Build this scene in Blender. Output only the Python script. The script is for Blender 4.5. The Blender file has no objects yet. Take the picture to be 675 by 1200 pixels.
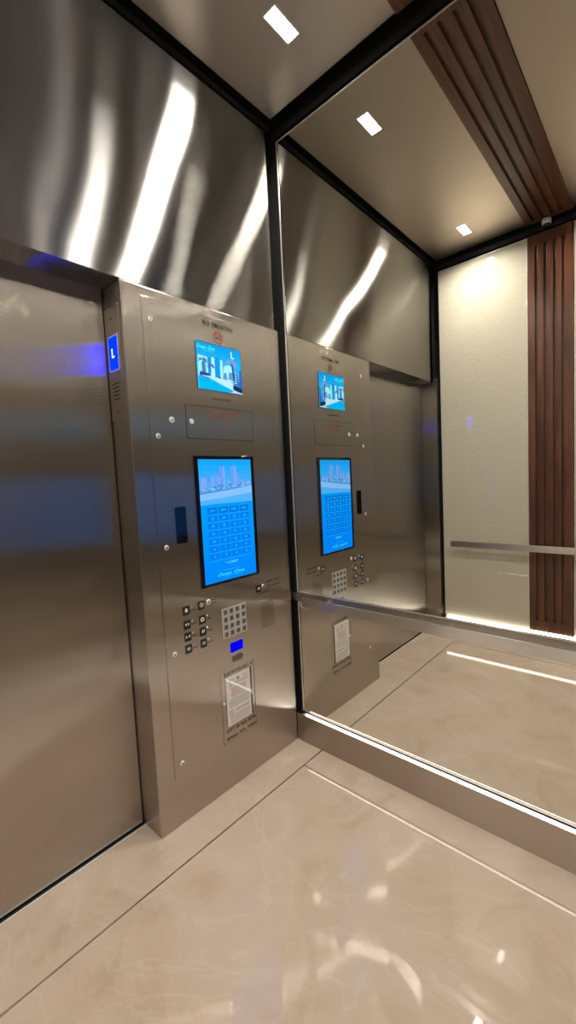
import bpy, bmesh, math, random
from mathutils import Vector, Matrix

C = bpy.context.scene.collection
random.seed(4)

# ------------------------------------------------------------------ dimensions (metres)
D = 1.887          # mirror wall (y=0) to the opposite wall (y=-D)
W = 1.66           # front wall (x=0) to the rear wall
HT = 2.13          # underside of the transom
HM = 3.014         # top of the mirror
HK = 0.156         # foot of the panels
KT = 0.1465         # top of the kick plates
HC = 3.081         # ceiling panels
A = 0.8425         # width of the return column that carries the controls
R_ = 0.1325        # door set back from the front wall
WS0, WS1 = 0.691, 0.967   # walnut strip
E_ = 1.914

# ------------------------------------------------------------------ node helpers
def new_mat(name):
    m = bpy.data.materials.new(name); m.use_nodes = True
    nt = m.node_tree
    b = nt.nodes.get('Principled BSDF')
    return m, nt, b

def simple(name, col, rough=0.5, metal=0.0, spec=0.5, coat=0.0, coat_rough=0.05):
    m, nt, b = new_mat(name)
    tc = nt.nodes.new('ShaderNodeTexCoord')
    n = nt.nodes.new('ShaderNodeTexNoise'); n.inputs['Scale'].default_value = 14; n.inputs['Detail'].default_value = 3
    nt.links.new(tc.outputs['Object'], n.inputs['Vector'])
    mx = nt.nodes.new('ShaderNodeMix'); mx.data_type = 'RGBA'
    mx.inputs['A'].default_value = (*[c*0.94 for c in col], 1); mx.inputs['B'].default_value = (*[min(1, c*1.06) for c in col], 1)
    nt.links.new(n.outputs['Fac'], mx.inputs['Factor'])
    nt.links.new(mx.outputs['Result'], b.inputs['Base Color'])
    b.inputs['Roughness'].default_value = rough; b.inputs['Metallic'].default_value = metal
    b.inputs['Specular IOR Level'].default_value = spec
    b.inputs['Coat Weight'].default_value = coat; b.inputs['Coat Roughness'].default_value = coat_rough
    return m

def emit(name, col, strength=1.0):
    m = bpy.data.materials.new(name); m.use_nodes = True
    nt = m.node_tree; nt.nodes.clear()
    o = nt.nodes.new('ShaderNodeOutputMaterial'); e = nt.nodes.new('ShaderNodeEmission')
    e.inputs['Color'].default_value = (*col, 1); e.inputs['Strength'].default_value = strength
    nt.links.new(e.outputs[0], o.inputs[0])
    return m

def steel(name, col, ax, ay, stretch='h', wave=0.0, wave_scale=1.5, grain=0.04, wave_dir=(1, 1, 1)):
    """Brushed stainless: roughness ax along the smear, ay across it. stretch 'h' smears highlights sideways, 'v' upwards."""
    m = bpy.data.materials.new(name); m.use_nodes = True; nt = m.node_tree; nt.nodes.clear()
    L = nt.links.new
    out = nt.nodes.new('ShaderNodeOutputMaterial'); b = nt.nodes.new('ShaderNodeBsdfAnisotropic'); b.distribution = 'GGX'
    L(b.outputs[0], out.inputs[0])
    b.inputs['Roughness'].default_value = (ax*ay)**0.25
    b.inputs['Anisotropy'].default_value = -(1-math.sqrt(ay/ax))
    tc = nt.nodes.new('ShaderNodeTexCoord')
    mp = nt.nodes.new('ShaderNodeMapping')
    mp.inputs['Scale'].default_value = (400, 400, 3) if stretch == 'h' else (3, 3, 400)
    L(tc.outputs['Object'], mp.inputs['Vector'])
    n = nt.nodes.new('ShaderNodeTexNoise'); n.inputs['Scale'].default_value = 1.0; n.inputs['Detail'].default_value = 2
    L(mp.outputs[0], n.inputs['Vector'])
    mx = nt.nodes.new('ShaderNodeMix'); mx.data_type = 'RGBA'
    mx.inputs['A'].default_value = (*[c*(1-grain) for c in col], 1); mx.inputs['B'].default_value = (*[min(1, c*(1+grain)) for c in col], 1)
    L(n.outputs['Fac'], mx.inputs['Factor']); L(mx.outputs['Result'], b.inputs['Color'])
    if stretch == 'h':
        geo = nt.nodes.new('ShaderNodeNewGeometry')
        vm = nt.nodes.new('ShaderNodeVectorMath'); vm.operation = 'CROSS_PRODUCT'
        L(geo.outputs['True Normal'], vm.inputs[0]); vm.inputs[1].default_value = (0.01, 0.02, 1)
        L(vm.outputs[0], b.inputs['Tangent'])
    else:
        cx = nt.nodes.new('ShaderNodeCombineXYZ'); cx.inputs[0].default_value = 0.02; cx.inputs[1].default_value = 0.0; cx.inputs[2].default_value = 1
        L(cx.outputs[0], b.inputs['Tangent'])
    if wave:
        m2 = nt.nodes.new('ShaderNodeMapping'); m2.inputs['Scale'].default_value = wave_dir
        L(tc.outputs['Object'], m2.inputs['Vector'])
        n2 = nt.nodes.new('ShaderNodeTexNoise'); n2.inputs['Scale'].default_value = wave_scale; n2.inputs['Detail'].default_value = 0.5
        L(m2.outputs[0], n2.inputs['Vector'])
        bp = nt.nodes.new('ShaderNodeBump'); bp.inputs['Strength'].default_value = 1.0; bp.inputs['Distance'].default_value = wave
        L(n2.outputs['Fac'], bp.inputs['Height']); L(bp.outputs[0], b.inputs['Normal'])
    return m

M = {}
M['transom'] = steel('brushed_steel_transom', (0.34, 0.325, 0.308), 0.40, 0.012, 'v', wave=0.010, wave_scale=1.9)
M['column'] = steel('brushed_steel_column', (0.52, 0.475, 0.43), 0.28, 0.014, 'h', wave=0.003, wave_scale=2.2)
M['door'] = steel('brushed_steel_door', (0.50, 0.46, 0.42), 0.34, 0.012, 'h', wave=0.002, wave_scale=1.4)
M['plate'] = steel('brushed_steel_faceplate', (0.52, 0.475, 0.43), 0.30, 0.014, 'h', wave=0.003, wave_scale=2.0)
M['jamb'] = steel('brushed_steel_jamb', (0.48, 0.44, 0.40), 0.30, 0.02, 'h')
M['kick'] = steel('brushed_steel_kick', (0.50, 0.44, 0.385), 0.28, 0.05, 'v')
M['rail'] = steel('brushed_steel_rail', (0.60, 0.57, 0.54), 0.15, 0.04, 'v')
M['ceil'] = steel('satin_ceiling_metal', (0.55, 0.475, 0.405), 0.24, 0.12, 'h', wave=0.002, wave_scale=1.5)
M['chrome'] = simple('polished_metal_edge', (0.86, 0.84, 0.80), 0.42, 0.9)
M['screw'] = simple('screw_metal', (0.80, 0.79, 0.77), 0.25, 0.55)
M['inlay'] = simple('metal_inlay', (0.40, 0.37, 0.33), 0.3, 1.0)
M['alu'] = simple('aluminium_sill', (0.80, 0.79, 0.77), 0.45, 0.5)
M['black'] = simple('matt_black', (0.006, 0.0055, 0.006), 0.7)
M['darkbar'] = simple('dark_bronze_trim', (0.035, 0.032, 0.034), 0.35, 0.6)
M['bezel'] = simple('black_glass', (0.004, 0.004, 0.006), 0.08)
M['plaque'] = simple('black_plaque', (0.012, 0.011, 0.012), 0.35)
M['ink'] = simple('dark_engraving', (0.008, 0.007, 0.006), 0.9, spec=0.0)
M['red'] = simple('red_engraving', (0.24, 0.03, 0.022), 0.7, spec=0.2)
M['white'] = simple('white_mark', (0.75, 0.73, 0.70), 0.5)
M['keys'] = simple('metal_keys', (0.17, 0.155, 0.14), 0.45, 0.3)
M['keyplate'] = simple('keypad_plate', (0.50, 0.475, 0.44), 0.45, 0.1)
M['paper'] = simple('certificate_paper', (0.86, 0.84, 0.80), 0.6)
M['greyink'] = simple('grey_print', (0.30, 0.28, 0.27), 0.7)
M['redink'] = simple('red_print', (0.52, 0.20, 0.20), 0.7)
M['camwhite'] = simple('white_plastic', (0.60, 0.58, 0.57), 0.4)
M['lamp'] = emit('lamp_emission', (1.0, 0.95, 0.875), 45)
M['led'] = emit('strip_emission', (1.0, 0.92, 0.80), 8)

# mirror
m, nt, b = new_mat('mirror_glass')
b.inputs['Base Color'].default_value = (0.86, 0.87, 0.82, 1); b.inputs['Metallic'].default_value = 1; b.inputs['Roughness'].default_value = 0.0
M['mirror'] = m
# clear cover
m = bpy.data.materials.new('clear_cover'); m.use_nodes = True; nt = m.node_tree; nt.nodes.clear()
o_ = nt.nodes.new('ShaderNodeOutputMaterial'); mi_ = nt.nodes.new('ShaderNodeMixShader'); fr_ = nt.nodes.new('ShaderNodeFresnel'); fr_.inputs[0].default_value = 1.5
t_ = nt.nodes.new('ShaderNodeBsdfTransparent'); g_ = nt.nodes.new('ShaderNodeBsdfGlossy'); g_.inputs['Roughness'].default_value = 0.0
ge_ = nt.nodes.new('ShaderNodeNewGeometry'); sb_ = nt.nodes.new('ShaderNodeMath'); sb_.operation = 'SUBTRACT'; sb_.inputs[0].default_value = 1
mu_ = nt.nodes.new('ShaderNodeMath'); mu_.operation = 'MULTIPLY'
nt.links.new(ge_.outputs['Backfacing'], sb_.inputs[1]); nt.links.new(sb_.outputs[0], mu_.inputs[0]); nt.links.new(fr_.outputs[0], mu_.inputs[1])
nt.links.new(mu_.outputs[0], mi_.inputs[0]); nt.links.new(t_.outputs[0], mi_.inputs[1]); nt.links.new(g_.outputs[0], mi_.inputs[2]); nt.links.new(mi_.outputs[0], o_.inputs[0])
M['cover'] = m

# marble floor
def marble():
    m, nt, b = new_mat('polished_marble'); L = nt.links.new
    tc = nt.nodes.new('ShaderNodeTexCoord')
    def noise(scale, detail, dist, rough=0.5):
        n = nt.nodes.new('ShaderNodeTexNoise'); n.inputs['Scale'].default_value = scale; n.inputs['Detail'].default_value = detail
        n.inputs['Distortion'].default_value = dist; n.inputs['Roughness'].default_value = rough
        L(tc.outputs['Object'], n.inputs['Vector']); return n
    def ramp(src, stops):
        r = nt.nodes.new('ShaderNodeValToRGB'); e = r.color_ramp.elements
        e[0].position, e[0].color = stops[0][0], (*stops[0][1], 1)
        e[1].position, e[1].color = stops[-1][0], (*stops[-1][1], 1)
        for p, c in stops[1:-1]:
            k = e.new(p); k.color = (*c, 1)
        L(src, r.inputs[0]); return r
    n1 = noise(2.6, 9, 1.2, 0.62)
    r1 = ramp(n1.outputs['Fac'], [(0.30, (0.43, 0.33, 0.25)), (0.46, (0.50, 0.395, 0.305)), (0.58, (0.51, 0.41, 0.33)), (0.72, (0.58, 0.475, 0.385))])
    n2 = noise(1.5, 8, 2.6, 0.55)
    r2 = ramp(n2.outputs['Fac'], [(0.485, (0, 0, 0)), (0.502, (1, 1, 1)), (0.52, (0, 0, 0))])
    n3 = noise(9, 5, 0.8)
    mul = nt.nodes.new('ShaderNodeMath'); mul.operation = 'MULTIPLY'
    L(r2.outputs[0], mul.inputs[0]); L(n3.outputs['Fac'], mul.inputs[1])
    mul2 = nt.nodes.new('ShaderNodeMath'); mul2.operation = 'MULTIPLY'; L(mul.outputs[0], mul2.inputs[0]); mul2.inputs[1].default_value = 0.22
    mx = nt.nodes.new('ShaderNodeMix'); mx.data_type = 'RGBA'
    L(mul2.outputs[0], mx.inputs['Factor']); L(r1.outputs[0], mx.inputs['A']); mx.inputs['B'].default_value = (0.74, 0.65, 0.56, 1)
    L(mx.outputs['Result'], b.inputs['Base Color'])
    b.inputs['Roughness'].default_value = 0.018; b.inputs['Specular IOR Level'].default_value = 0.5
    return m
M['marble'] = marble()

def wood(name, axis):
    m, nt, b = new_mat(name); L = nt.links.new
    tc = nt.nodes.new('ShaderNodeTexCoord')
    mp = nt.nodes.new('ShaderNodeMapping')
    mp.inputs['Scale'].default_value = (28, 28, 1.6) if axis == 'z' else (28, 1.6, 28)
    L(tc.outputs['Object'], mp.inputs['Vector'])
    n = nt.nodes.new('ShaderNodeTexNoise'); n.inputs['Scale'].default_value = 1.3; n.inputs['Detail'].default_value = 6; n.inputs['Distortion'].default_value = 0.8
    L(mp.outputs[0], n.inputs['Vector'])
    r = nt.nodes.new('ShaderNodeValToRGB'); e = r.color_ramp.elements
    e[0].position = 0.3; e[0].color = (0.045, 0.015, 0.008, 1); e[1].position = 0.72; e[1].color = (0.150, 0.053, 0.027, 1)
    L(n.outputs['Fac'], r.inputs[0]); L(r.outputs[0], b.inputs['Base Color'])
    b.inputs['Roughness'].default_value = 0.32
    bp = nt.nodes.new('ShaderNodeBump'); bp.inputs['Strength'].default_value = 0.15; bp.inputs['Distance'].default_value = 0.001
    L(n.outputs['Fac'], bp.inputs['Height']); L(bp.outputs[0], b.inputs['Normal'])
    return m
M['wood_z'] = wood('walnut_vertical', 'z'); M['wood_y'] = wood('walnut_ceiling', 'y')

def linen():
    m, nt, b = new_mat('linen_laminate'); L = nt.links.new
    tc = nt.nodes.new('ShaderNodeTexCoord')
    outs = []
    for sc in ((500, 500, 40), (40, 40, 500)):
        mp = nt.nodes.new('ShaderNodeMapping'); mp.inputs['Scale'].default_value = sc
        L(tc.outputs['Object'], mp.inputs['Vector'])
        n = nt.nodes.new('ShaderNodeTexNoise'); n.inputs['Scale'].default_value = 1; n.inputs['Detail'].default_value = 2
        L(mp.outputs[0], n.inputs['Vector']); outs.append(n.outputs['Fac'])
    ad = nt.nodes.new('ShaderNodeMath'); ad.operation = 'ADD'; L(outs[0], ad.inputs[0]); L(outs[1], ad.inputs[1])
    r = nt.nodes.new('ShaderNodeMapRange'); r.inputs[1].default_value = 0.7; r.inputs[2].default_value = 1.3
    L(ad.outputs[0], r.inputs[0])
    mx = nt.nodes.new('ShaderNodeMix'); mx.data_type = 'RGBA'
    mx.inputs['A'].default_value = (0.46, 0.41, 0.32, 1); mx.inputs['B'].default_value = (0.59, 0.54, 0.44, 1)
    L(r.outputs[0], mx.inputs['Factor']); L(mx.outputs['Result'], b.inputs['Base Color'])
    b.inputs['Roughness'].default_value = 0.65; b.inputs['Specular IOR Level'].default_value = 0.2
    b.inputs['Coat Weight'].default_value = 1.0; b.inputs['Coat Roughness'].default_value = 0.03
    return m
M['linen'] = linen()

# ------------------------------------------------------------------ mesh helpers
class MB:
    def __init__(s): s.v = []; s.f = []; s.mi = []; s.cur = 0
    def box(s, x0, x1, y0, y1, z0, z1):
        n = len(s.v)
        s.v += [(x, y, z) for z in (z0, z1) for y in (y0, y1) for x in (x0, x1)]
        for q in ((0, 2, 3, 1), (4, 5, 7, 6), (0, 1, 5, 4), (2, 6, 7, 3), (0, 4, 6, 2), (1, 3, 7, 5)):
            s.f.append([n+i for i in q]); s.mi.append(s.cur)
        return s
    def prism(s, pts, fn, w0, w1):
        """polygon pts (u,v) ccw, extruded w0..w1; fn maps (u,v,w) to xyz"""
        n = len(s.v); k = len(pts)
        s.v += [fn(u, v, w0) for u, v in pts] + [fn(u, v, w1) for u, v in pts]
        s.f.append([n+i for i in reversed(range(k))]); s.mi.append(s.cur)
        s.f.append([n+k+i for i in range(k)]); s.mi.append(s.cur)
        for i in range(k):
            j = (i+1) % k
            s.f.append([n+i, n+j, n+k+j, n+k+i]); s.mi.append(s.cur)
        return s
    def disc(s, u, v, r, fn, w0, w1, n=20, r1=None):
        if r1 is None or r1 == r:
            return s.prism([(u+r*math.cos(2*math.pi*i/n), v+r*math.sin(2*math.pi*i/n)) for i in range(n)], fn, w0, w1)
        b = len(s.v)
        s.v += [fn(u+r*math.cos(2*math.pi*i/n), v+r*math.sin(2*math.pi*i/n), w0) for i in range(n)]
        s.v += [fn(u+r1*math.cos(2*math.pi*i/n), v+r1*math.sin(2*math.pi*i/n), w1) for i in range(n)]
        s.f.append([b+i for i in reversed(range(n))]); s.f.append([b+n+i for i in range(n)])
        for i in range(n): s.f.append([b+i, b+(i+1) % n, b+n+(i+1) % n, b+n+i])
        s.mi += [s.cur]*(n+2)
        return s
    def ring(s, u, v, r0, r1, fn, w0, w1, n=28):
        b = len(s.v)
        for r, w in ((r0, w0), (r1, w0), (r1, w1), (r0, w1)):
            s.v += [fn(u+r*math.cos(2*math.pi*i/n), v+r*math.sin(2*math.pi*i/n), w) for i in range(n)]
        for a in range(4):
            c = (a+1) % 4
            for i in range(n):
                j = (i+1) % n
                s.f.append([b+a*n+i, b+a*n+j, b+c*n+j, b+c*n+i]); s.mi.append(s.cur)
        return s
    def rect(s, u0, u1, v0, v1, fn, w0, w1):
        return s.prism([(u0, v0), (u1, v0), (u1, v1), (u0, v1)], fn, w0, w1)
    def line(s, pts, t, fn, w0, w1):
        for (a, b_) in zip(pts[:-1], pts[1:]):
            dx, dy = b_[0]-a[0], b_[1]-a[1]; l = math.hypot(dx, dy) or 1
            nx, ny = -dy/l*t/2, dx/l*t/2
            s.prism([(a[0]-nx, a[1]-ny), (b_[0]-nx, b_[1]-ny), (b_[0]+nx, b_[1]+ny), (a[0]+nx, a[1]+ny)], fn, w0, w1)
        return s
    def text(s, txt, u, v, h, fn, w0, w1, width=None, align='CENTER', shear=0.0, bold=0.0, res=2, space=1.0):
        cu = bpy.data.curves.new('t', 'FONT'); cu.body = txt; cu.size = 1; cu.align_x = 'LEFT'
        cu.resolution_u = res; cu.fill_mode = 'BOTH'; cu.shear = shear; cu.offset = bold; cu.space_character = space; cu.extrude = 0.01
        o = bpy.data.objects.new('t', cu); C.objects.link(o)
        dg = bpy.context.evaluated_depsgraph_get()
        me = bpy.data.meshes.new_from_object(o.evaluated_get(dg))
        vs = [p.co.copy() for p in me.vertices]
        if vs:
            x0 = min(p.x for p in vs); x1 = max(p.x for p in vs)
            cap = 0.70
            sy = h/cap; sx = sy if width is None else width/(x1-x0)
            w_ = (x1-x0)*sx
            off = {'CENTER': -w_/2, 'LEFT': 0, 'RIGHT': -w_}[align]
            n = len(s.v)
            s.v += [fn(u+off+(p.x-x0)*sx, v+p.y*sy, w1 if p.z > 0 else w0) for p in vs]
            for f in me.polygons:
                s.f.append([n+i for i in f.vertices]); s.mi.append(s.cur)
        bpy.data.objects.remove(o); bpy.data.curves.remove(cu); bpy.data.meshes.remove(me)
        return s
    def build(s, name, mats, parent=None, bevel=0.0, seg=2, smooth=False):
        if not isinstance(mats, (list, tuple)): mats = [mats]
        org = Vector((0, 0, 0)); p = parent
        while p is not None: org += p.location; p = p.parent
        own = Vector((0, 0, 0))
        if parent is None:
            xs = [v[0] for v in s.v]; ys = [v[1] for v in s.v]; zs = [v[2] for v in s.v]
            own = Vector(((min(xs)+max(xs))/2, (min(ys)+max(ys))/2, min(zs)))
        me = bpy.data.meshes.new(name)
        me.from_pydata([tuple(Vector(v)-org-own) for v in s.v], [], s.f)
        for mt in mats: me.materials.append(mt)
        for pl, i in zip(me.polygons, s.mi): pl.material_index = i
        me.update()
        bm = bmesh.new(); bm.from_mesh(me); bmesh.ops.recalc_face_normals(bm, faces=bm.faces); bm.to_mesh(me); bm.free()
        o = bpy.data.objects.new(name, me); C.objects.link(o); o.location = own
        if parent: o.parent = parent
        if bevel:
            md = o.modifiers.new('bevel', 'BEVEL'); md.width = bevel; md.segments = seg; md.limit_method = 'ANGLE'
        if smooth:
            for pl in me.polygons: pl.use_smooth = True
        return o

def thing(name, label, cat, loc, group=None):
    o = bpy.data.objects.new(name, None); C.objects.link(o); o.location = loc
    o.empty_display_size = 0.05
    o['label'] = label; o['category'] = cat
    if group: o['group'] = group
    return o
def tag(o, label, cat, group=None):
    o['label'] = label; o['category'] = cat
    if group: o['group'] = group
    return o
def struct(o, label=None, cat=None):
    o['kind'] = 'structure'
    if label: o['label'] = label
    if cat: o['category'] = cat
    return o

FX = lambda u, v, w: (w, u, v)          # on the front wall: u = world y, v = world z, w = out of the wall
def FW(base): return lambda u, v, w: (base+w, u, v)

# ------------------------------------------------------------------ SHELL
struct(MB().box(-0.135, W+0.135, -1.96, 0.04, -0.03, 0).build('floor', M['marble']), 'polished beige veined marble floor with a metal inlay border', 'floor')
struct(MB().box(-0.30, 1.90, -2.08, 0.14, 3.15, 3.17).build('ceiling', M['black']), 'black void above the suspended ceiling panels', 'ceiling')

# floor inlays and joints
struct(MB().box(0.159, 0.165, -1.753, -0.0198, 0.0, 0.0006).build('trim_1', M['inlay']), 'thin metal floor inlay running parallel to the elevator door', 'trim')
struct(MB().box(0.165, 1.50, -0.1660, -0.1605, 0.0, 0.0006).build('trim_2', M['inlay']), 'thin metal floor inlay running along the mirror wall', 'trim')
struct(MB().box(0.165, 1.50, -1.753, -1.747, 0.0, 0.0006).build('trim_3', M['inlay']), 'thin metal floor inlay before the laminate wall, seen in the mirror', 'trim')
struct(MB().box(1.50, 1.506, -1.753, -0.1605, 0.0, 0.0006).build('trim_4', M['inlay']), 'thin metal floor inlay along the rear wall', 'trim')

# door sill
sl = MB(); sl.box(-R_-0.002, -R_+0.010, -E_, -A, -0.01, 0.0006)
sill = sl.build('trim_5', M['black']); struct(sill, 'dark running gap at the foot of the elevator door with bright sill edge', 'door sill')
MB().box(-R_+0.010, -R_+0.017, -E_, -A, 0.0, 0.0015).build('sill_edge', M['alu'], sill)

# front wall: transom panel
tr = MB().box(-R_-0.02, 0.0, -(D-0.0456), -0.0456, HT, 3.05).build('wall_front', M['transom'], bevel=0.0012)
struct(tr, 'brushed steel transom panel above the elevator door, streaked with lamp reflections', 'wall panel')
# return column beside the corner, rounded towards the mirror
col = MB()
pts = [(-R_-0.02, -A), (0.0, -A)]
r = 0.022
for i in range(9):
    t = math.pi/2*i/8
    pts.append((-r+r*math.cos(t), -0.008-r+r*math.sin(t)))
pts.append((-R_-0.02, -0.008))
col.prism(pts, lambda u, v, w: (u, v, w), 0.0, HT-0.0015)
c_ = col.build('wall_return', M['column'], bevel=0.0025)
struct(c_, 'brushed steel return column between the elevator door and the mirror', 'wall panel')
# far return (seen in the mirror)
struct(MB().box(-R_-0.02, 0.0, -1.955, -E_, 0, HT+0.04).build('wall_jamb', M['jamb'], bevel=0.001), 'narrow brushed steel jamb at the far side of the elevator door', 'door jamb')
# door
dr = MB().box(-R_-0.035, -R_, -(E_-0.006), -(A+0.006), 0.006, HT+0.03).build('door_1', M['door'], bevel=0.002)
struct(dr, 'closed single-leaf elevator door of brushed steel', 'door')
# black backing behind reveals
struct(MB().box(-0.30, -R_-0.045, -2.08, 0.14, -0.03, 3.15).build('wall_shaft', M['black']), 'black void behind the door and reveals', 'wall')
# mirror-side wall backing
struct(MB().box(-0.16, 1.80, 0.022, 0.05, 0, 3.15).build('wall_right', M['black']), 'black backing visible as the reveal around the mirrors', 'wall')
struct(MB().box(-0.16, 1.80, -2.0, -1.957, 0, 3.15).build('wall_left', M['black']), 'black backing behind the laminate panels opposite the mirror', 'wall')
struct(MB().box(W+R_+0.05, W+R_+0.08, -2.08, 0.14, -0.03, 3.15).build('wall_rear', M['black']), 'black void behind the rear door', 'wall')
struct(MB().box(W, W+R_+0.02, -(D-0.0456), -0.0456, HT, 3.05).build('wall_rear_transom', M['transom'], bevel=0.0012), 'brushed steel transom panel above the rear door', 'wall panel')
struct(MB().box(W, W+R_+0.02, -A, -0.008, 0, HT-0.0015).build('wall_rear_return', M['column'], bevel=0.0012), 'brushed steel return column beside the rear door', 'wall panel')
struct(MB().box(W, W+R_+0.02, -1.955, -E_, 0, HT-0.0015).build('wall_rear_jamb', M['jamb'], bevel=0.001), 'narrow brushed steel jamb of the rear door', 'door jamb')
struct(MB().box(W+R_, W+R_+0.035, -(E_-0.006), -(A+0.006), 0.006, HT+0.03).build('door_2', M['door'], bevel=0.002), 'closed rear elevator door of brushed steel behind the camera', 'door')

# kick plates
def kick(name, b, label):
    o = MB().box(*b).build(name, M['kick'], bevel=0.0008); return struct(o, label, 'kick plate')
kick('baseboard_right', (0.0005, W, -0.0198, 0.02, 0.0, KT), 'brushed steel kick plate below the mirrors')
kick('baseboard_left', (0.0005, W, -1.955, -D+0.0198, 0.0, KT), 'brushed steel kick plate below the laminate wall')

# light strips on top of the kick plates
def strip(b, hb, label):
    t = thing('light_strip', label, 'light strip', ((b[0]+b[1])/2, (b[2]+b[3])/2, KT), 'light strips along the kick plates')
    MB().box(*b).build('diffuser', M['led'], t)
    MB().box(*hb).build('channel', M['alu'], t)
strip((0.062, W-0.045, -0.0194, -0.0090, KT+0.0005, KT+0.0075), (0.040, W-0.040, -0.0190, 0.0, KT, KT+0.0005), 'glowing white light strip on the kick plate at the foot of the lower mirror')
strip((0.060, W-0.045, -D+0.001, -D+0.0190, KT+0.0005, KT+0.022), (0.055, W-0.040, -D, -D+0.019, KT, KT+0.0005), 'glowing white light strip at the foot of the laminate wall, seen in the mirror')

# ------------------------------------------------------------------ MIRRORS
def mirror(z0, z1, label, foot=0.0045):
    t = thing('wall_mirror', label, 'mirror', (W/2, 0.0, z0))
    x0, x1 = 0.0282, W-0.028
    MB().box(x0+0.003, x1-0.003, 0.0005, 0.006, z0+0.003, z1-0.003).build('glass', M['mirror'], t)
    f = MB(); e = 0.006
    f.box(x0, x0+e, -0.0008, 0.02, z0, z1); f.box(x1-e, x1, -0.0008, 0.02, z0, z1)
    f.box(x0+e, x1-e, -0.0008, 0.02, z1-e, z1)
    f.build('frame', M['chrome'], t)
    MB().box(x0+e, x1-e, -0.0008, 0.02, z0, z0+foot).build('bottom_channel', M['keys'] if foot > 0.005 else M['chrome'], t)
    return t
mirror(0.800, HM, 'tall frameless wall mirror above the handrail, up to the ceiling')
mirror(HK+0.001, 0.750, 'low wide wall mirror between the handrail and the kick plate', 0.010)
# divider between the mirrors
struct(MB().box(-0.038, W-0.02, 0.001, 0.018, 0.752, 0.798).build('trim_6', M['kick'], bevel=0.001), 'steel divider strip between the upper and the lower mirror', 'trim')

def handrail(y, s, z0, z1, x0, x1, label, reach=0.069):
    # s = +1: mounts towards +y
    t = thing('handrail', label, 'handrail', ((x0+x1)/2, y, z0), 'flat steel handrails')
    MB().box(x0, x1, min(y, y+s*0.010), max(y, y+s*0.010), z0, z1).build('bar', M['rail'], t, bevel=0.0015)
    for bx in (x0+0.12, (x0+x1)/2, x1-0.12):
        bm = MB(); ya, yb = (y+s*0.010, y+s*reach)
        fn = lambda u, v, w: (u, w, v)
        bm.disc(bx, (z0+z1)/2, 0.008, fn, min(ya, yb), max(ya, yb), 16)
        bm.build('bracket', M['chrome'], t, smooth=False)
    return t
handrail(-0.052, 1, 0.746, 0.791, 0.098, W-0.10, 'flat brushed steel handrail in front of the mirrors', 0.0515)
handrail(-D+0.07, -1, 0.774, 0.8225, 0.126, W-0.10, 'flat brushed steel handrail on the cream laminate wall, seen in the mirror')

# ------------------------------------------------------------------ LAMINATE WALLS WITH WALNUT
def slats(name, mat, a0, a1, b0, b1, fn, label, depth=0.022, cross=0.075):
    """board strip from a0..a1 (width) and b0..b1 (length)"""
    w = a1-a0; m_ = MB()
    m_.rect(a0, a1, b0, b1, fn, 0, 0.004)
    fr = [0, .161, .222, .355, .428, .562, .623, .745, .806, 1.0]
    fr = [(fr[0], fr[1]), (fr[2], fr[3]), (fr[4], fr[5]), (fr[6], fr[7]), (fr[8], fr[9])]
    for p, q in fr: m_.rect(a0+w*p, a0+w*q, b0+cross, b1-cross, fn, 0.004, depth)
    m_.rect(a0, a1, b0, b0+cross, fn, 0.004, depth); m_.rect(a0, a1, b1-cross, b1, fn, 0.004, depth)
    return tag(m_.build(name, mat, bevel=0.0008), label, 'wood panel')
fL = lambda u, v, w: (u, -D-0.016+w, v)
fR = lambda u, v, w: (W+0.006-w, u, v)
fC = lambda u, v, w: (u, v, HC+0.014-w)
slats('slatted_wood_panel', M['wood_z'], WS0, WS1, 0.178, 3.010, fL, 'vertical dark walnut slat panel between the cream laminate panels, seen in the mirror')
slats('slatted_wood_panel', M['wood_y'], WS0, WS1, -(D-0.030), -0.045, fC, 'dark walnut slat strip running across the ceiling', cross=0.045)

def laminate(b, label, axis):
    t = thing('laminate_panel', label, 'wall panel', ((b[0]+b[1])/2, (b[2]+b[3])/2, b[4]), 'cream laminate wall panels')
    e = 0.003
    if axis == 'y':
        MB().box(b[0]+e, b[1]-e, b[2], b[3], b[4]+e, b[5]-e).build('sheet', M['linen'], t)
        f = MB(); y1 = b[3]+0.0008
        f.box(b[0], b[0]+e, b[2], y1, b[4], b[5]); f.box(b[1]-e, b[1], b[2], y1, b[4], b[5])
        f.box(b[0]+e, b[1]-e, b[2], y1, b[5]-e, b[5]); f.box(b[0]+e, b[1]-e, b[2], y1, b[4], b[4]+e)
    else:
        MB().box(b[0], b[1], b[2]+e, b[3]-e, b[4]+e, b[5]-e).build('sheet', M['linen'], t)
        f = MB(); x0 = b[0]-0.0008
        f.box(x0, b[1], b[2], b[2]+e, b[4], b[5]); f.box(x0, b[1], b[3]-e, b[3], b[4], b[5])
        f.box(x0, b[1], b[2]+e, b[3]-e, b[5]-e, b[5]); f.box(x0, b[1], b[2]+e, b[3]-e, b[4], b[4]+e)
    f.build('edge_trim', M['chrome'], t)
laminate((0.0452, WS0-0.003, -D-0.016, -D, 0.172, 3.007), 'cream woven-look laminate panel between the door jamb and the walnut, seen in the mirror', 'y')
laminate((WS1+0.003, W-0.045, -D-0.016, -D, 0.172, 3.007), 'cream woven-look laminate panel right of the walnut, seen in the mirror', 'y')

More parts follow.
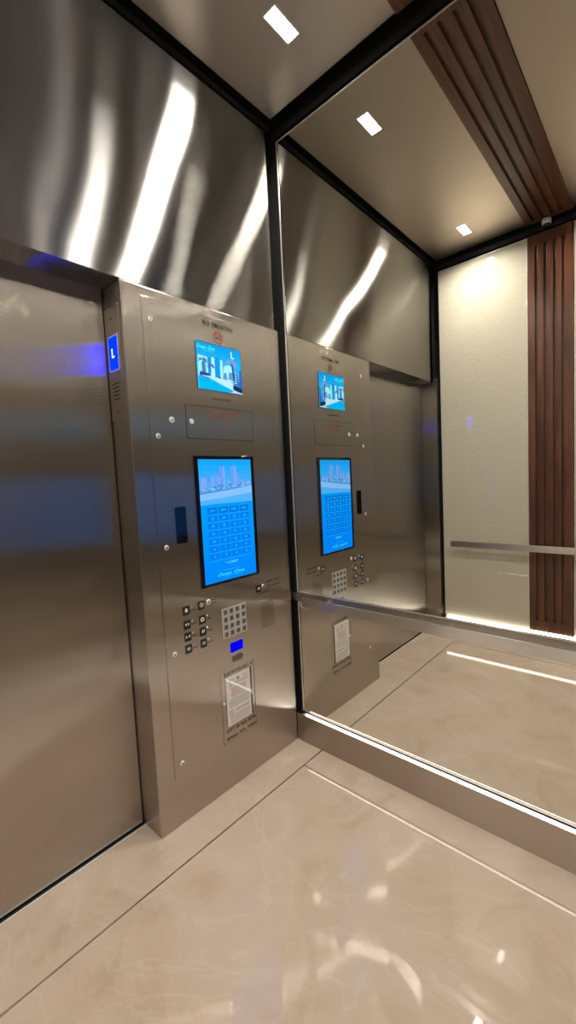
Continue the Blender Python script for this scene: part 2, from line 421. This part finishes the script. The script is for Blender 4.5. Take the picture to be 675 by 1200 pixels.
# ------------------------------------------------------------------ CEILING
cp = MB()
cp.box(0.0433, WS0-0.002, -(D-0.0323), -0.0474, HC, HC+0.02)
o = cp.build('ceiling_panel', M['ceil'], bevel=0.001); struct(o, 'satin metal ceiling panel between the front wall and the walnut strip', 'ceiling panel')
cp = MB(); cp.box(WS1+0.002, W-0.0433, -(D-0.0323), -0.0474, HC, HC+0.02)
o = cp.build('ceiling_panel', M['ceil'], bevel=0.001); struct(o, 'satin metal ceiling panel between the walnut strip and the rear wall', 'ceiling panel')
for nm, b_ in (('trim_7', (0.0, W, 0.000, 0.021, 3.030, 3.062)), ('trim_8', (0.0, W, -1.955, -D-0.010, 3.030, 3.062)), ('trim_9', (0.0, 0.012, -(D-0.03), -0.03, 3.06, 3.075)),
               ):
    struct(MB().box(*b_).build(nm, M['darkbar']), 'dark bronze bar in the gap below the ceiling panels', 'trim')

def lamp(x, y, label):
    t = thing('ceiling_light', label, 'ceiling light', (x, y, HC-0.001), 'recessed rectangular ceiling lights')
    hx, hy = 0.026, 0.066
    MB().box(x-hx, x+hx, y-hy, y+hy, HC-0.0015, HC-0.0005).build('diffuser', M['lamp'], t)
    f = MB(); e = 0.004
    f.box(x-hx-e, x-hx, y-hy-e, y+hy+e, HC-0.002, HC-0.0003); f.box(x+hx, x+hx+e, y-hy-e, y+hy+e, HC-0.002, HC-0.0003)
    f.box(x-hx, x+hx, y-hy-e, y-hy, HC-0.002, HC-0.0003); f.box(x-hx, x+hx, y+hy, y+hy+e, HC-0.002, HC-0.0003)
    f.build('frame', M['alu'], t)
    ld = bpy.data.lights.new('led_module', 'AREA'); ld.shape = 'RECTANGLE'; ld.size = 2*hx-0.014; ld.size_y = 2*hy-0.016
    ld.energy = LAMP_W; ld.color = (1.0, 0.95, 0.875); ld.spread = math.radians(LAMP_SPREAD)
    lo = bpy.data.objects.new('led_module', ld); C.objects.link(lo); lo.parent = t; lo.location = (0, 0, -0.0012)
LAMP_W, LAMP_SPREAD = 9.8, 152
XR = WS0+WS1-0.363
lamp(0.363, -0.313, 'lit rectangular ceiling light above the corner of controls and mirror')
lamp(0.363, -1.577, 'lit rectangular ceiling light near the door jamb, seen only in the mirror')
lamp(XR, -0.313, 'lit rectangular ceiling light between the walnut strip and the rear wall, near the mirror')
lamp(XR, -1.577, 'lit rectangular ceiling light between the walnut strip and the rear wall, away from the mirror')

# dome camera
t = thing('security_camera', 'small white dome security camera where the ceiling and wall walnut strips meet', 'camera', (0.815, -D+0.030, 3.058))
cb = MB()
prof = [(0.0, 0.020), (0.028, 0.020), (0.030, 0.010), (0.030, -0.006), (0.026, -0.012), (0.020, -0.014)]
def lathe(mb, prof, cx, cy, cz, n=24):
    b0 = len(mb.v)
    for r_, z_ in prof: mb.v += [(cx+r_*math.cos(2*math.pi*i/n), cy+r_*math.sin(2*math.pi*i/n), cz+z_) for i in range(n)]
    for k in range(len(prof)-1):
        for i in range(n):
            j = (i+1) % n; mb.f.append([b0+k*n+i, b0+k*n+j, b0+(k+1)*n+j, b0+(k+1)*n+i]); mb.mi.append(0)
    return mb
lathe(cb, prof, 0.815, -D+0.032, 3.052).build('housing', M['camwhite'], t, smooth=True)
lathe(MB(), [(0.021*math.cos(a*math.pi/12), -0.012-0.018*math.sin(a*math.pi/12)) for a in range(0, 7)], 0.815, -D+0.032, 3.052).build('dome', M['bezel'], t, smooth=True)

# ------------------------------------------------------------------ CONTROL PANEL
P0 = 0.003   # front of the faceplate
cpn = thing('control_panel', 'tall brushed steel elevator control panel with two blue screens and buttons', 'control panel', (0.0, -0.40, 0.199))
fp = MB().rect(-0.7655, -0.045, 0.199, 2.093, FX, 0.0004, P0).build('faceplate', M['plate'], cpn, bevel=0.001)
F0 = FW(P0)
def on(mb, name, mats, parent=cpn, **k): return mb.build(name, mats, parent, **k)

def screw(y, z, nm='screw', r=0.0105):
    g = MB(); g.disc(y, z, r, F0, 0, 0.0025, 20, r1=r*0.8)
    o = on(g, nm, M['screw'])
    on(MB().rect(y-0.0022, y+0.0022, z-0.006, z+0.003, F0, 0.0025, 0.0029), 'slot', M['ink'], o)
for y, z in ((-0.732, 2.015), (-0.733, 1.577), (-0.731, 1.142), (-0.729, 0.710), (-0.729, 0.254)): screw(y, z)
screw(-0.668, 1.643, 'key_lock', 0.012)

g = MB(); g.text('NO SMOKING', -0.407, 2.051, 0.0200, F0, 0.0001, 0.0005, width=0.162, bold=0.01, space=1.25); on(g, 'lettering', M['ink'])
# no-smoking sign
g = MB(); g.ring(-0.409, 2.012, 0.0215, 0.0265, F0, 0.0001, 0.0006); g.line([(-0.425, 2.028), (-0.393, 1.996)], 0.004, F0, 0.0005, 0.0008)
o = on(g, 'no_smoking_symbol', M['red'])
g = MB(); g.rect(-0.425, -0.400, 2.006, 2.011, F0, 0.0001, 0.0004); g.rect(-0.398, -0.394, 2.006, 2.011, F0, 0.0001, 0.0004)
g.line([(-0.398, 2.013), (-0.401, 2.018), (-0.396, 2.022)], 0.003, F0, 0.0001, 0.0004); on(g, 'cigarette', M['ink'], o)

# --- information screen
EM = {}
def em(c, s=1.0):
    k = (c, s)
    if k not in EM: EM[k] = emit('screen_colour', c, s)
    return EM[k]
class Pic:
    """picture made of flat coloured shapes in unit coordinates of a screen"""
    def __init__(s, u0, u1, v0, v1, w): s.b = (u0, u1, v0, v1); s.w = w; s.mb = MB(); s.mats = []; s.k = 0
    def mat(s, c, st=1.0):
        m_ = em(c, st)
        if m_ not in s.mats: s.mats.append(m_)
        s.mb.cur = s.mats.index(m_)
    def p(s, pts, c, st=1.0):
        s.mat(c, st); s.k += 1
        u0, u1, v0, v1 = s.b; z = s.w + 0.00003*s.k
        pp = [(u0+(u1-u0)*a, v0+(v1-v0)*b_) for a, b_ in pts]
        n = len(s.mb.v); s.mb.v += [(P0+z, a, b_) for a, b_ in pp]
        s.mb.f.append([n+i for i in range(len(pp))]); s.mb.mi.append(s.mb.cur)
    def r(s, a0, a1, b0, b1, c, st=1.0): s.p([(a0, b0), (a1, b0), (a1, b1), (a0, b1)], c, st)
    def grad(s, a0, a1, b0, b1, c0, c1, n=8):
        for i in range(n):
            f = (i+.5)/n; c = tuple(round(c0[k]*(1-f)+c1[k]*f, 3) for k in range(3))
            s.r(a0, a1, b0+(b1-b0)*i/n, b0+(b1-b0)*(i+1)/n, c)
    def t(s, txt, a, b_, h, c, width=None, shear=0, bold=0, align='CENTER', st=1.0):
        s.mat(c, st); s.k += 1
        u0, u1, v0, v1 = s.b; z = s.w + 0.00003*s.k
        s.mb.text(txt, u0+(u1-u0)*a, v0+(v1-v0)*b_, h*(v1-v0), F0, z, z+0.0001, width=None if width is None else width*(u1-u0), shear=shear, bold=bold, align=align)
    def build(s, name, parent): return s.mb.build(name, s.mats, parent)

def logo(P, a, b_, h, w, c):
    # flowing script mark with two large round letters
    P.t('Ocean', a-w*0.5, b_, h*0.85, c, width=w*0.47, shear=0.35, bold=0.015, align='LEFT')
    P.t('One', a+w*0.06, b_, h*0.85, c, width=w*0.36, shear=0.35, bold=0.015, align='LEFT')
    P.t('_', a+0.02*w, b_-0.2*h, h*0.9, c, width=w*0.6)

sc = MB().rect(-0.5345, -0.2865, 1.781, 1.979, F0, 0.0, 0.002)
scr = on(sc, 'information_screen', M['bezel'])
P = Pic(-0.5325, -0.2885, 1.783, 1.977, 0.0022)
sky0, sky1 = (0.0, 0.33, 0.80), (0.02, 0.52, 0.90)
P.grad(0, 1, 0, 1, (0.05, 0.62, 0.92), (0.0, 0.34, 0.84), 10)
P.p([(0, .55), (.0, .27), (1, .05), (1, .5), (.7, .55)], (0.10, 0.62, 0.85))
P.p([(.03, .30), (.03, .72), (.22, .70), (.24, .30)], (0.35, 0.88, 0.95))            # pale building left
P.p([(.10, .33), (.10, .58), (.18, .60), (.19, .33)], (0.06, 0.30, 0.68))
P.p([(.23, .30), (.25, .70), (.30, .70), (.30, .30)], (0.02, 0.26, 0.66))
P.p([(.29, .28), (.32, .72), (.38, .71), (.38, .28)], (0.45, 0.95, 0.92))
P.p([(.38, .26), (.40, .74), (.49, .73), (.49, .26)], (0.01, 0.30, 0.82))           # blue tower
P.p([(.50, .26), (.51, .70), (.56, .70), (.57, .26)], (0.35, 0.85, 0.92))
P.p([(.56, .28), (.60, .58), (.70, .62), (.80, .58), (.82, .25)], (0.40, 0.88, 0.92))
P.p([(.55, .28), (.58, .42), (.64, .44), (.66, .28)], (0.12, 0.33, 0.66))
P.p([(.68, .30), (.70, .46), (.80, .46), (.80, .28)], (0.10, 0.36, 0.62))
P.p([(.44, .22), (.45, .32), (.51, .31), (.51, .22)], (0.01, 0.12, 0.50))
for cx, cy, h_ in ((.13, .62, .10), (.30, .52, .09), (.76, .66, .15)):               # palm crowns
    for k in range(9):
        an = math.pi*(k/8)*1.15-0.25
        P.p([(cx, cy), (cx+h_*.75*math.cos(an)-.01, cy+h_*.8*math.sin(an)), (cx+h_*1.0*math.cos(an-.15), cy+h_*.7*math.sin(an-.15)-.04)], (0.10, 0.16, 0.52) if cx < .7 else (0.28, 0.30, 0.68))
P.p([(.13, .30), (.12, .64), (.145, .64), (.16, .30)], (0.04, 0.16, 0.48))
P.p([(.80, .12), (.76, .68), (.79, .68), (.90, .10)], (0.02, 0.10, 0.42))
P.p([(.84, .10), (.86, .56), (.90, .56), (.95, .08)], (0.04, 0.20, 0.58))
for k in range(7): P.p([(.81+.01*k, .22+.05*k), (.88, .24+.05*k), (.88, .26+.05*k), (.81+.01*k, .24+.05*k)], (0.40, 0.80, 0.90))
P.p([(.93, .14), (.94, .52), (1, .58), (1, .10)], (0.01, 0.16, 0.60))
P.p([(.04, .26), (.05, .37), (.25, .35), (.25, .24)], (0.03, 0.07, 0.30))            # hedge
P.p([(.03, .28), (.25, .26), (.55, .14), (.80, .05), (1, 0), (1, .10), (.70, .26), (.30, .30)], (0.50, 0.80, 0.92))   # pool deck
P.p([(.02, .02), (.02, .25), (.22, .24), (.50, .15), (.75, .06), (.80, .03), (.60, 0.0), (.05, 0.0)], (0.0, 0.46, 0.90))  # pool
P.p([(.78, .08), (.78, .20), (1, .12), (1, .02), (.9, .04)], (0.01, 0.03, 0.12))
P.p([(.70, .0), (.82, .05), (1, .0)], (0.50, 0.66, 0.95))
P.t('L', .80, .78, .15, (0.70, 1.0, 1.0), bold=.01)
logo(P, .22, .86, .10, .42, (0.10, 0.95, 0.72))
P.build('picture', scr)

def smalltext(y0, y1, z, h, col, parent=cpn, nm='lettering', seed=1, fn=F0, gap=True):
    # fine engraved characters too small to read
    rnd = random.Random(seed); g = MB(); u = y0; step = h*0.62; i = 0
    while u < y1:
        if not (gap and i % 8 == 7):
            g.rect(u, u+step*0.28, z, z+h, fn, 0.0001, 0.0004)
            vv = z+h*rnd.choice((0, .4, .8))
            g.rect(u, u+step*0.72, vv, vv+h*0.22, fn, 0.0001, 0.00045)
        u += step; i += 1
    return g.build(nm, col, parent)
smalltext(-0.462, -0.357, 1.744, 0.007, M['ink'], seed=3)

# --- service door with red lettering
g = MB(); y0, y1, z0, z1 = -0.602, -0.232, 1.573, 1.711; e = 0.0018
g.rect(y0, y1, z1-e, z1, F0, 0.0001, 0.0004); g.rect(y0, y1, z0, z0+e, F0, 0.0001, 0.0004)
g.rect(y0, y0+e, z0+e, z1-e, F0, 0.0001, 0.0004); g.rect(y1-e, y1, z0+e, z1-e, F0, 0.0001, 0.0004)
sd = on(g, 'service_door_gap', M['ink'])
g = MB().rect(y0+e, y1-e, z0+e, z1-e, F0, 0.0001, 0.0011); sdo = on(g, 'service_door', M['plate'])
g = MB(); F1 = FW(P0+0.0011)
g.text("FIREFIGHTERS'", -0.409, 1.682, 0.0125, F1, 0.0001, 0.0004, width=0.150); g.text('OPERATION', -0.409, 1.660, 0.0125, F1, 0.0001, 0.0004, width=0.125)
on(g, 'red_lettering', M['red'], sdo)
g = MB(); g.disc(-0.575, 1.643, 0.011, F1, 0, 0.003, 20, r1=0.009); lk = on(g, 'lock', M['screw'], sdo)

# --- touchscreen
b_ = MB().rect(-0.5795, -0.244, 0.943, 1.503, F0, 0.0, 0.004)
ts = on(b_, 'touchscreen', M['bezel'], bevel=0.001)
P = Pic(-0.561, -0.264, 0.955, 1.488, 0.0042)
deep = (0.0, 0.245, 0.95)
P.grad(0, 1, 0, .64, (0.0, 0.225, 0.98), (0.0, 0.31, 0.98), 8)
P.grad(0, 1, .64, 1, (0.08, 0.44, 0.95), (0.0, 0.36, 0.92), 8)
P.p([(0, .66), (0, .73), (1, .79), (1, .70), (.5, .67)], (0.22, 0.50, 0.93))            # beach
P.p([(0, .635), (0, .672), (.5, .69), (1, .715), (1, .66), (.5, .645)], (0.08, 0.42, 0.95))
P.p([(0, .72), (0, .75), (1, .80), (1, .775), (.5, .745)], (0.07, 0.30, 0.62))
sk = (0.07, 0.26, 0.78); sk2 = (0.13, 0.34, 0.85)
for a0, a1, h_, c in ((.03, .13, .855, (.22, .33, .85)), (.16, .20, .83, sk), (.21, .26, .87, sk2), (.28, .33, .90, sk), (.33, .38, .86, sk2), (.37, .43, .955, sk), (.43, .47, .945, sk2),
                      (.51, .56, .84, sk2), (.58, .64, .955, sk), (.64, .69, .945, sk2), (.69, .74, .90, sk), (.76, .80, .83, sk2), (.82, .86, .85, sk), (.88, .98, .82, sk2)):
    P.r(a0, a1, .74+.04*a0, h_, c)
    for k in range(3):
        aa = a0+(a1-a0)*(k+.5)/3; P.r(aa-.003, aa+.003, .75+.04*a0, h_-.01, (0.25, 0.45, 0.92))
for k in range(26):
    a = random.random(); h_ = .735+.04*a+random.random()*.03
    P.r(a*.94, a*.94+.05, h_, h_+.012, random.choice(((.04, .20, .60), (.20, .55, .80), (.10, .35, .70))))
rows = [('LPH', 'UPH', 'PHP', 'PHL'), ('23', '24', '25', '26'), ('19', '20', '21', '22'), ('15', '16', '17', '18'), ('10', '11', '12', '14'), ('6', '7', '8', '9'), ('2', '3', '4', '5')]
for i, rw in enumerate(rows):
    for j, tx in enumerate(rw):
        a = .19+.205*j; bb = .585-.062*i
        P.r(a-.088, a+.088, bb-.024, bb+.026, (0.0, 0.20, 0.82) if i else (0.0, 0.16, 0.66))
        P.t(tx, a, bb-.010, .023, (0.05, 0.55, 0.98))
for i in range(7):
    P.r(.09, .90, .585-.062*i-.033, .585-.062*i-.031, (0.05, 0.40, 0.98))
P.r(.30, .70, .125, .165, (0.0, 0.22, 0.92)); P.t('* LOBBY', .5, .136, .021, (0.12, 0.75, 0.98), width=.26)
P.t('welcome to', .5, .085, .008, (0.05, 0.50, 0.95), width=.3)
logo(P, .50, .045, .032, .56, (0.03, 0.70, 0.92))
P.build('display', ts)

# --- camera slot
g = MB(); g.prism([(-0.681, 1.149), (-0.636, 1.149), (-0.633, 1.155), (-0.633, 1.292), (-0.636, 1.298), (-0.681, 1.298), (-0.683, 1.292), (-0.683, 1.155)], F0, 0.0, 0.002)
cw = on(g, 'camera_window', M['bezel'])
g = MB(); g.ring(-0.658, 1.265, 0.008, 0.010, F0, 0.0021, 0.0024); on(g, 'lens_ring', M['ink'], cw)
g = MB(); g.ring(-0.658, 1.185, 0.008, 0.010, F0, 0.0021, 0.0024); on(g, 'lens_ring', M['ink'], cw)

# --- call buttons: black plaque with a white symbol and a raised steel button beside it
def sym(kind, y, z):
    g = MB(); k0, k1 = 0.0018, 0.0022
    if kind == 'bell':
        g.prism([(y-.009, z-.004), (y+.009, z-.004), (y+.006, z+.000), (y+.004, z+.009), (y-.004, z+.009), (y-.006, z+.000)], F0, k0, k1); g.disc(y, z-.006, .0022, F0, k0, k1, 10)
    elif kind == 'stop':
        g.ring(y, z+.002, .007, .0095, F0, k0, k1, 20); g.line([(y-.006, z+.008), (y+.006, z-.004)], .0025, F0, k0, k1)
    elif kind == 'open':
        g.prism([(y-.003, z-.005), (y-.003, z+.008), (y-.011, z+.0015)], F0, k0, k1); g.prism([(y+.003, z-.005), (y+.011, z+.0015), (y+.003, z+.008)], F0, k0, k1)
    elif kind == 'close':
        g.prism([(y-.002, z+.0015), (y-.010, z+.008), (y-.010, z-.005)], F0, k0, k1); g.prism([(y+.002, z+.0015), (y+.010, z-.005), (y+.010, z+.008)], F0, k0, k1)
    elif kind == 'phone':
        g.ring(y, z+.001, .0045, .0095, F0, k0, k1, 16)
    elif kind == 'key':
        g.rect(y-.008, y+.008, z-.004, z-.001, F0, k0, k1); g.rect(y-.008, y+.008, z+.003, z+.006, F0, k0, k1)
    else:
        g.rect(y-.006, y-.001, z-.006, z+.008, F0, k0, k1); g.rect(y+.003, y+.007, z-.004, z+.009, F0, k0, k1)
    return g
kinds = ['bell', 'stop', 'open', 'phone', 'close', 'fan', 'key', 'key']
pos = [(-0.663, 0.872), (-0.587, 0.875), (-0.663, 0.813), (-0.587, 0.813), (-0.663, 0.762), (-0.587, 0.762), (-0.663, 0.711), (-0.587, 0.711)]
def call_button(y, z, kind, raised=True):
    g = MB().rect(y-.0160, y+.0160, z-.0180, z+.0180, F0, 0.0, 0.0018); pl = on(g, 'call_button', M['plaque'], bevel=0.0004)
    on(sym(kind, y, z), 'symbol', M['white'], pl)
    # braille dots
    g = MB()
    for k in range(4): g.disc(y-.008+.005*k, z-.012, .0012, F0, .0018, .0024, 6)
    on(g, 'braille', M['plaque'], pl)
    if raised:
        g = MB(); g.disc(y+.028, z+.006, .0085, F0, 0, .0030, 18, r1=.0070); on(g, 'push_cap', M['plate'], pl)
        smalltext(y+.020, y+.044, z-.006, .006, M['ink'], pl, 'caption', seed=int(abs(y*1000+z*100)), gap=False)
for i, (y, z) in enumerate(pos): call_button(y, z, kinds[i], raised=(i != 1))
screw(-0.549, 0.880, 'key_switch', 0.0115)
smalltext(-0.534, -0.508, 0.883, 0.004, M['ink'], seed=11); smalltext(-0.534, -0.508, 0.870, 0.004, M['ink'], seed=12)
call_button(-0.252, 0.871, 'key', raised=False)
screw(-0.222, 0.878, 'key_switch', 0.0085)
smalltext(-0.190, -0.110, 0.889, 0.010, M['ink'], seed=5); smalltext(-0.190, -0.105, 0.866, 0.006, M['ink'], seed=6); smalltext(-0.255, -0.190, 0.842, 0.006, M['ink'], seed=7)

# --- keypad
g = MB().rect(-0.4835, -0.340, 0.693, 0.829, F0, 0.0, 0.002); kp = on(g, 'keypad', M['keyplate'], bevel=0.0006)
lab = ['1', '2', '3', 'A', '4', '5', '6', 'B', '7', '8', '9', 'C', '*', '0', '#', 'D']
for i in range(4):
    for j in range(4):
        y = -0.463+.0345*j+(0.002 if j == 3 else 0); z = 0.811-.0335*i
        g = MB().rect(y-.0105, y+.0105, z-.0105, z+.0105, F0, 0.002, 0.0035)
        g.cur = 1; g.text(lab[i*4+j], y, z-.005, .011, F0, 0.0035, 0.0038); k_ = on(g, 'key', [M['keys'], M['ink']], kp)


# --- blue floor display and small speaker below it
g = MB(); g.prism([(-.442, .618), (-.374, .618), (-.371, .621), (-.371, .659), (-.374, .662), (-.442, .662), (-.445, .659), (-.445, .621)], F0, 0.0, 0.001)
bd = on(g, 'indicator_lens', emit('deep_blue_lens', (0.0, 0.0, 1.0), 1.0))
g = MB(); cy, cz, hw, hh = -0.408, 0.587, 0.033, 0.015
pts = []
for qx, qy, a0 in ((1, 1, 0), (-1, 1, 90), (-1, -1, 180), (1, -1, 270)):
    for k in range(5):
        an = math.radians(a0+22.5*k); pts.append((cy+qx*(hw-.012)+.012*math.cos(an), cz+qy*(hh-.012)+.012*math.sin(an)))
g.prism(pts, F0, 0.0, 0.0012)
sp = on(g, 'speaker_mesh', M['keys'])
g = MB()
for j in range(12):
    for i in range(5): g.disc(cy-.029+.0053*j, cz-.011+.0053*i, .0015, F0, .0012, .0014, 6)
on(g, 'perforation', M['ink'], sp)['kind'] = 'stuff'
# --- speaker grille with holes
g = MB()
for j in range(9):
    for i in range(13): g.disc(-.237+.0098*j, .674+.0100*i, .0027, F0, .0001, .0004, 8)
on(g, 'speaker_grille', M['ink'])['kind'] = 'stuff'

# --- certificate frame
g = MB(); y0, y1, z0, z1 = -0.512, -0.312, 0.218, 0.547; e = 0.0012
g.rect(y0, y1, z1-e, z1, F0, 0.0001, 0.0012); g.rect(y0, y1, z0, z0+e, F0, 0.0001, 0.0012)
g.rect(y0, y0+e, z0+e, z1-e, F0, 0.0001, 0.0012); g.rect(y1-e, y1, z0+e, z1-e, F0, 0.0001, 0.0012)
cf = on(g, 'certificate_frame', M['keys'])
for tx, v_, h_, w_, b2 in (('ELEVATOR NO. 4', 0.523, 0.015, 0.168, 0.015), ('CITY ID NO. 8298', 0.262, 0.0145, 0.175, 0.025), ('SERIAL NO. 73851', 0.228, 0.0125, 0.180, 0.015)):
    g = MB(); g.text(tx, -0.407, v_, h_, F0, 0.0001, 0.0005, width=w_, bold=b2*0.6, space=1.15)
    on(g, 'engraved_lettering', M['ink'], cf)
g = MB().rect(-0.487, -0.331, 0.286, 0.5165, F0, 0.0, 0.0008); on(g, 'window_recess', M['bezel'], cf)
pp = MB().rect(-0.4855, -0.3395, 0.288, 0.5155, F0, 0.0009, 0.0013); pap = on(pp, 'certificate', M['paper'], cf)
g = MB(); rnd = random.Random(2)
def lines(g, zs, u0, u1, h):
    for z in zs:
        u = u0+rnd.random()*.01
        while u < u1:
            l = .006+rnd.random()*.014; g.rect(u, min(u+l, u1), z, z+h, F0, .0014, .0016); u += l+.003
g.prism([(-.418, .485), (-.408, .485), (-.405, .492), (-.408, .499), (-.413, .503), (-.418, .499), (-.421, .492)], F0, .0014, .0016)
lines(g, [.478, .470, .404, .396, .388, .378, .370, .330, .323, .314, .306, .298], -.474, -.352, .0028)
lines(g, [.497, .489], -.470, -.435, .0025); lines(g, [.497, .489], -.392, -.355, .0025)
on(g, 'print', M['greyink'], cf)
g = MB(); lines(g, [.455, .446, .437, .427, .417], -.460, -.365, .0042); g.ring(-.462, .348, .0085, .0115, F0, .0014, .0016, 20); g.line([(-.469, .355), (-.455, .341)], .002, F0, .0014, .0017)
lines(g, [.352, .345], -.440, -.352, .003)
on(g, 'red_print', M['redink'], cf)
g = MB().rect(-0.4865, -0.3315, 0.2865, 0.516, F0, 0.0019, 0.0020); on(g, 'clear_cover', M['cover'], cf)
g = MB(); g.disc(-0.499, 0.402, 0.007, F0, 0, .004, 14, r1=.005); on(g, 'latch_screw', M['screw'], cf)

# second control panel on the rear wall: its screens glow in the brushed door
rc = thing('control_panel', 'rear wall control panel seen only as blue glow in the brushed door', 'control panel', (W, -0.40, 0.199))
FB = lambda u, v, w: (W-w, u, v)
MB().rect(-0.7655, -0.045, 0.199, 2.093, FB, 0.0004, P0).build('faceplate', M['plate'], rc, bevel=0.001)
q = MB().rect(-0.5345, -0.2865, 1.781, 1.979, FB, P0, P0+0.002).build('information_screen', M['bezel'], rc)
MB().rect(-0.5325, -0.2885, 1.783, 1.977, FB, P0+0.002, P0+0.0023).build('picture', em((0.06, 0.40, 0.80)), q)
q = MB().rect(-0.5795, -0.244, 0.943, 1.503, FB, P0, P0+0.004).build('touchscreen', M['bezel'], rc)
MB().rect(-0.561, -0.264, 0.955, 1.488, FB, P0+0.004, P0+0.0043).build('display', em((0.0, 0.25, 0.96)), q)

# ------------------------------------------------------------------ FLOOR INDICATOR on the jamb face
FJ = lambda u, v, w: (u, -A-w, v)     # u = world x
def pj(mb): return mb
ind = thing('floor_indicator', 'slim steel indicator plate with a blue lit letter L on the door jamb', 'indicator', (-0.08, -A, 1.635))
MB().box(-0.1310, -0.022, -A-0.003, -A-0.0005, 1.635, 2.052).build('plate', M['jamb'], ind, bevel=0.0008)
fr = MB().box(-0.116, -0.038, -A-0.0045, -A-0.003, 1.818, 1.950).build('screen_frame', M['chrome'], ind)
MB().box(-0.109, -0.045, -A-0.0052, -A-0.0045, 1.825, 1.943).build('screen', emit('indicator_blue', (0.0, 0.006, 1.0), 8.0), fr)
g = MB(); g.box(-0.088, -0.081, -A-0.0058, -A-0.0052, 1.868, 1.902); g.box(-0.088, -0.068, -A-0.0058, -A-0.0052, 1.868, 1.874)
g.build('letter', emit('indicator_white', (0.55, 0.7, 1.0), 2.0), fr)
g = MB()
for k in range(5): g.box(-0.105, -0.055, -A-0.0034, -A-0.0029, 1.716+.014*k, 1.719+.014*k)
g.build('vent_slots', M['ink'], ind)
g = MB(); fnj = lambda u, v, w: (u, -A-w, v); g.ring(-0.080, 1.672, .006, .008, fnj, .0029, .0034, 16); g.build('fire_hat_ring', M['red'], ind)
g = MB(); g.disc(-0.080, 2.010, .004, fnj, .0029, .0036, 12); g.build('sensor', M['ink'], ind)

# ------------------------------------------------------------------ CAMERA
px, py, pz, yaw, pitch, roll, f = 1.4645, -1.6232, 1.3807, 0.7375, -0.0738, -0.0494, 494.916
Fv = Vector((-math.sin(yaw)*math.cos(pitch), math.cos(yaw)*math.cos(pitch), math.sin(pitch)))
Rv = Vector((math.cos(yaw), math.sin(yaw), 0)); Uv = Rv.cross(Fv)
R2 = math.cos(roll)*Rv+math.sin(roll)*Uv; U2 = -math.sin(roll)*Rv+math.cos(roll)*Uv
cam = bpy.data.cameras.new('camera'); co = bpy.data.objects.new('camera', cam); C.objects.link(co)
mt = Matrix.Identity(4)
for i in range(3): mt[i][0] = R2[i]; mt[i][1] = U2[i]; mt[i][2] = -Fv[i]
mt[0][3], mt[1][3], mt[2][3] = px, py, pz
co.matrix_world = mt
cam.sensor_fit = 'HORIZONTAL'; cam.sensor_width = 36; cam.lens = 36*f/675; cam.clip_start = 0.01
bpy.context.scene.camera = co

# ------------------------------------------------------------------ WORLD / RENDER LOOK
w = bpy.data.worlds.new('world'); bpy.context.scene.world = w; w.use_nodes = True
w.node_tree.nodes['Background'].inputs[0].default_value = (0.01, 0.009, 0.008, 1); w.node_tree.nodes['Background'].inputs[1].default_value = 0.2
s = bpy.context.scene
s.view_settings.view_transform = 'Standard'; s.view_settings.look = 'None'; s.view_settings.gamma = 1; s.view_settings.use_curve_mapping = False
s.view_settings.exposure = 0.14
s.cycles.sample_clamp_indirect = 40; s.cycles.sample_clamp_direct = 0
s.cycles.blur_glossy = 1.0; s.cycles.use_adaptive_sampling = False
s.cycles.max_bounces = 14; s.cycles.diffuse_bounces = 6; s.cycles.glossy_bounces = 10; s.cycles.transmission_bounces = 8
s.cycles.caustics_reflective = True; s.cycles.caustics_refractive = True
s.cycles.use_denoising = True
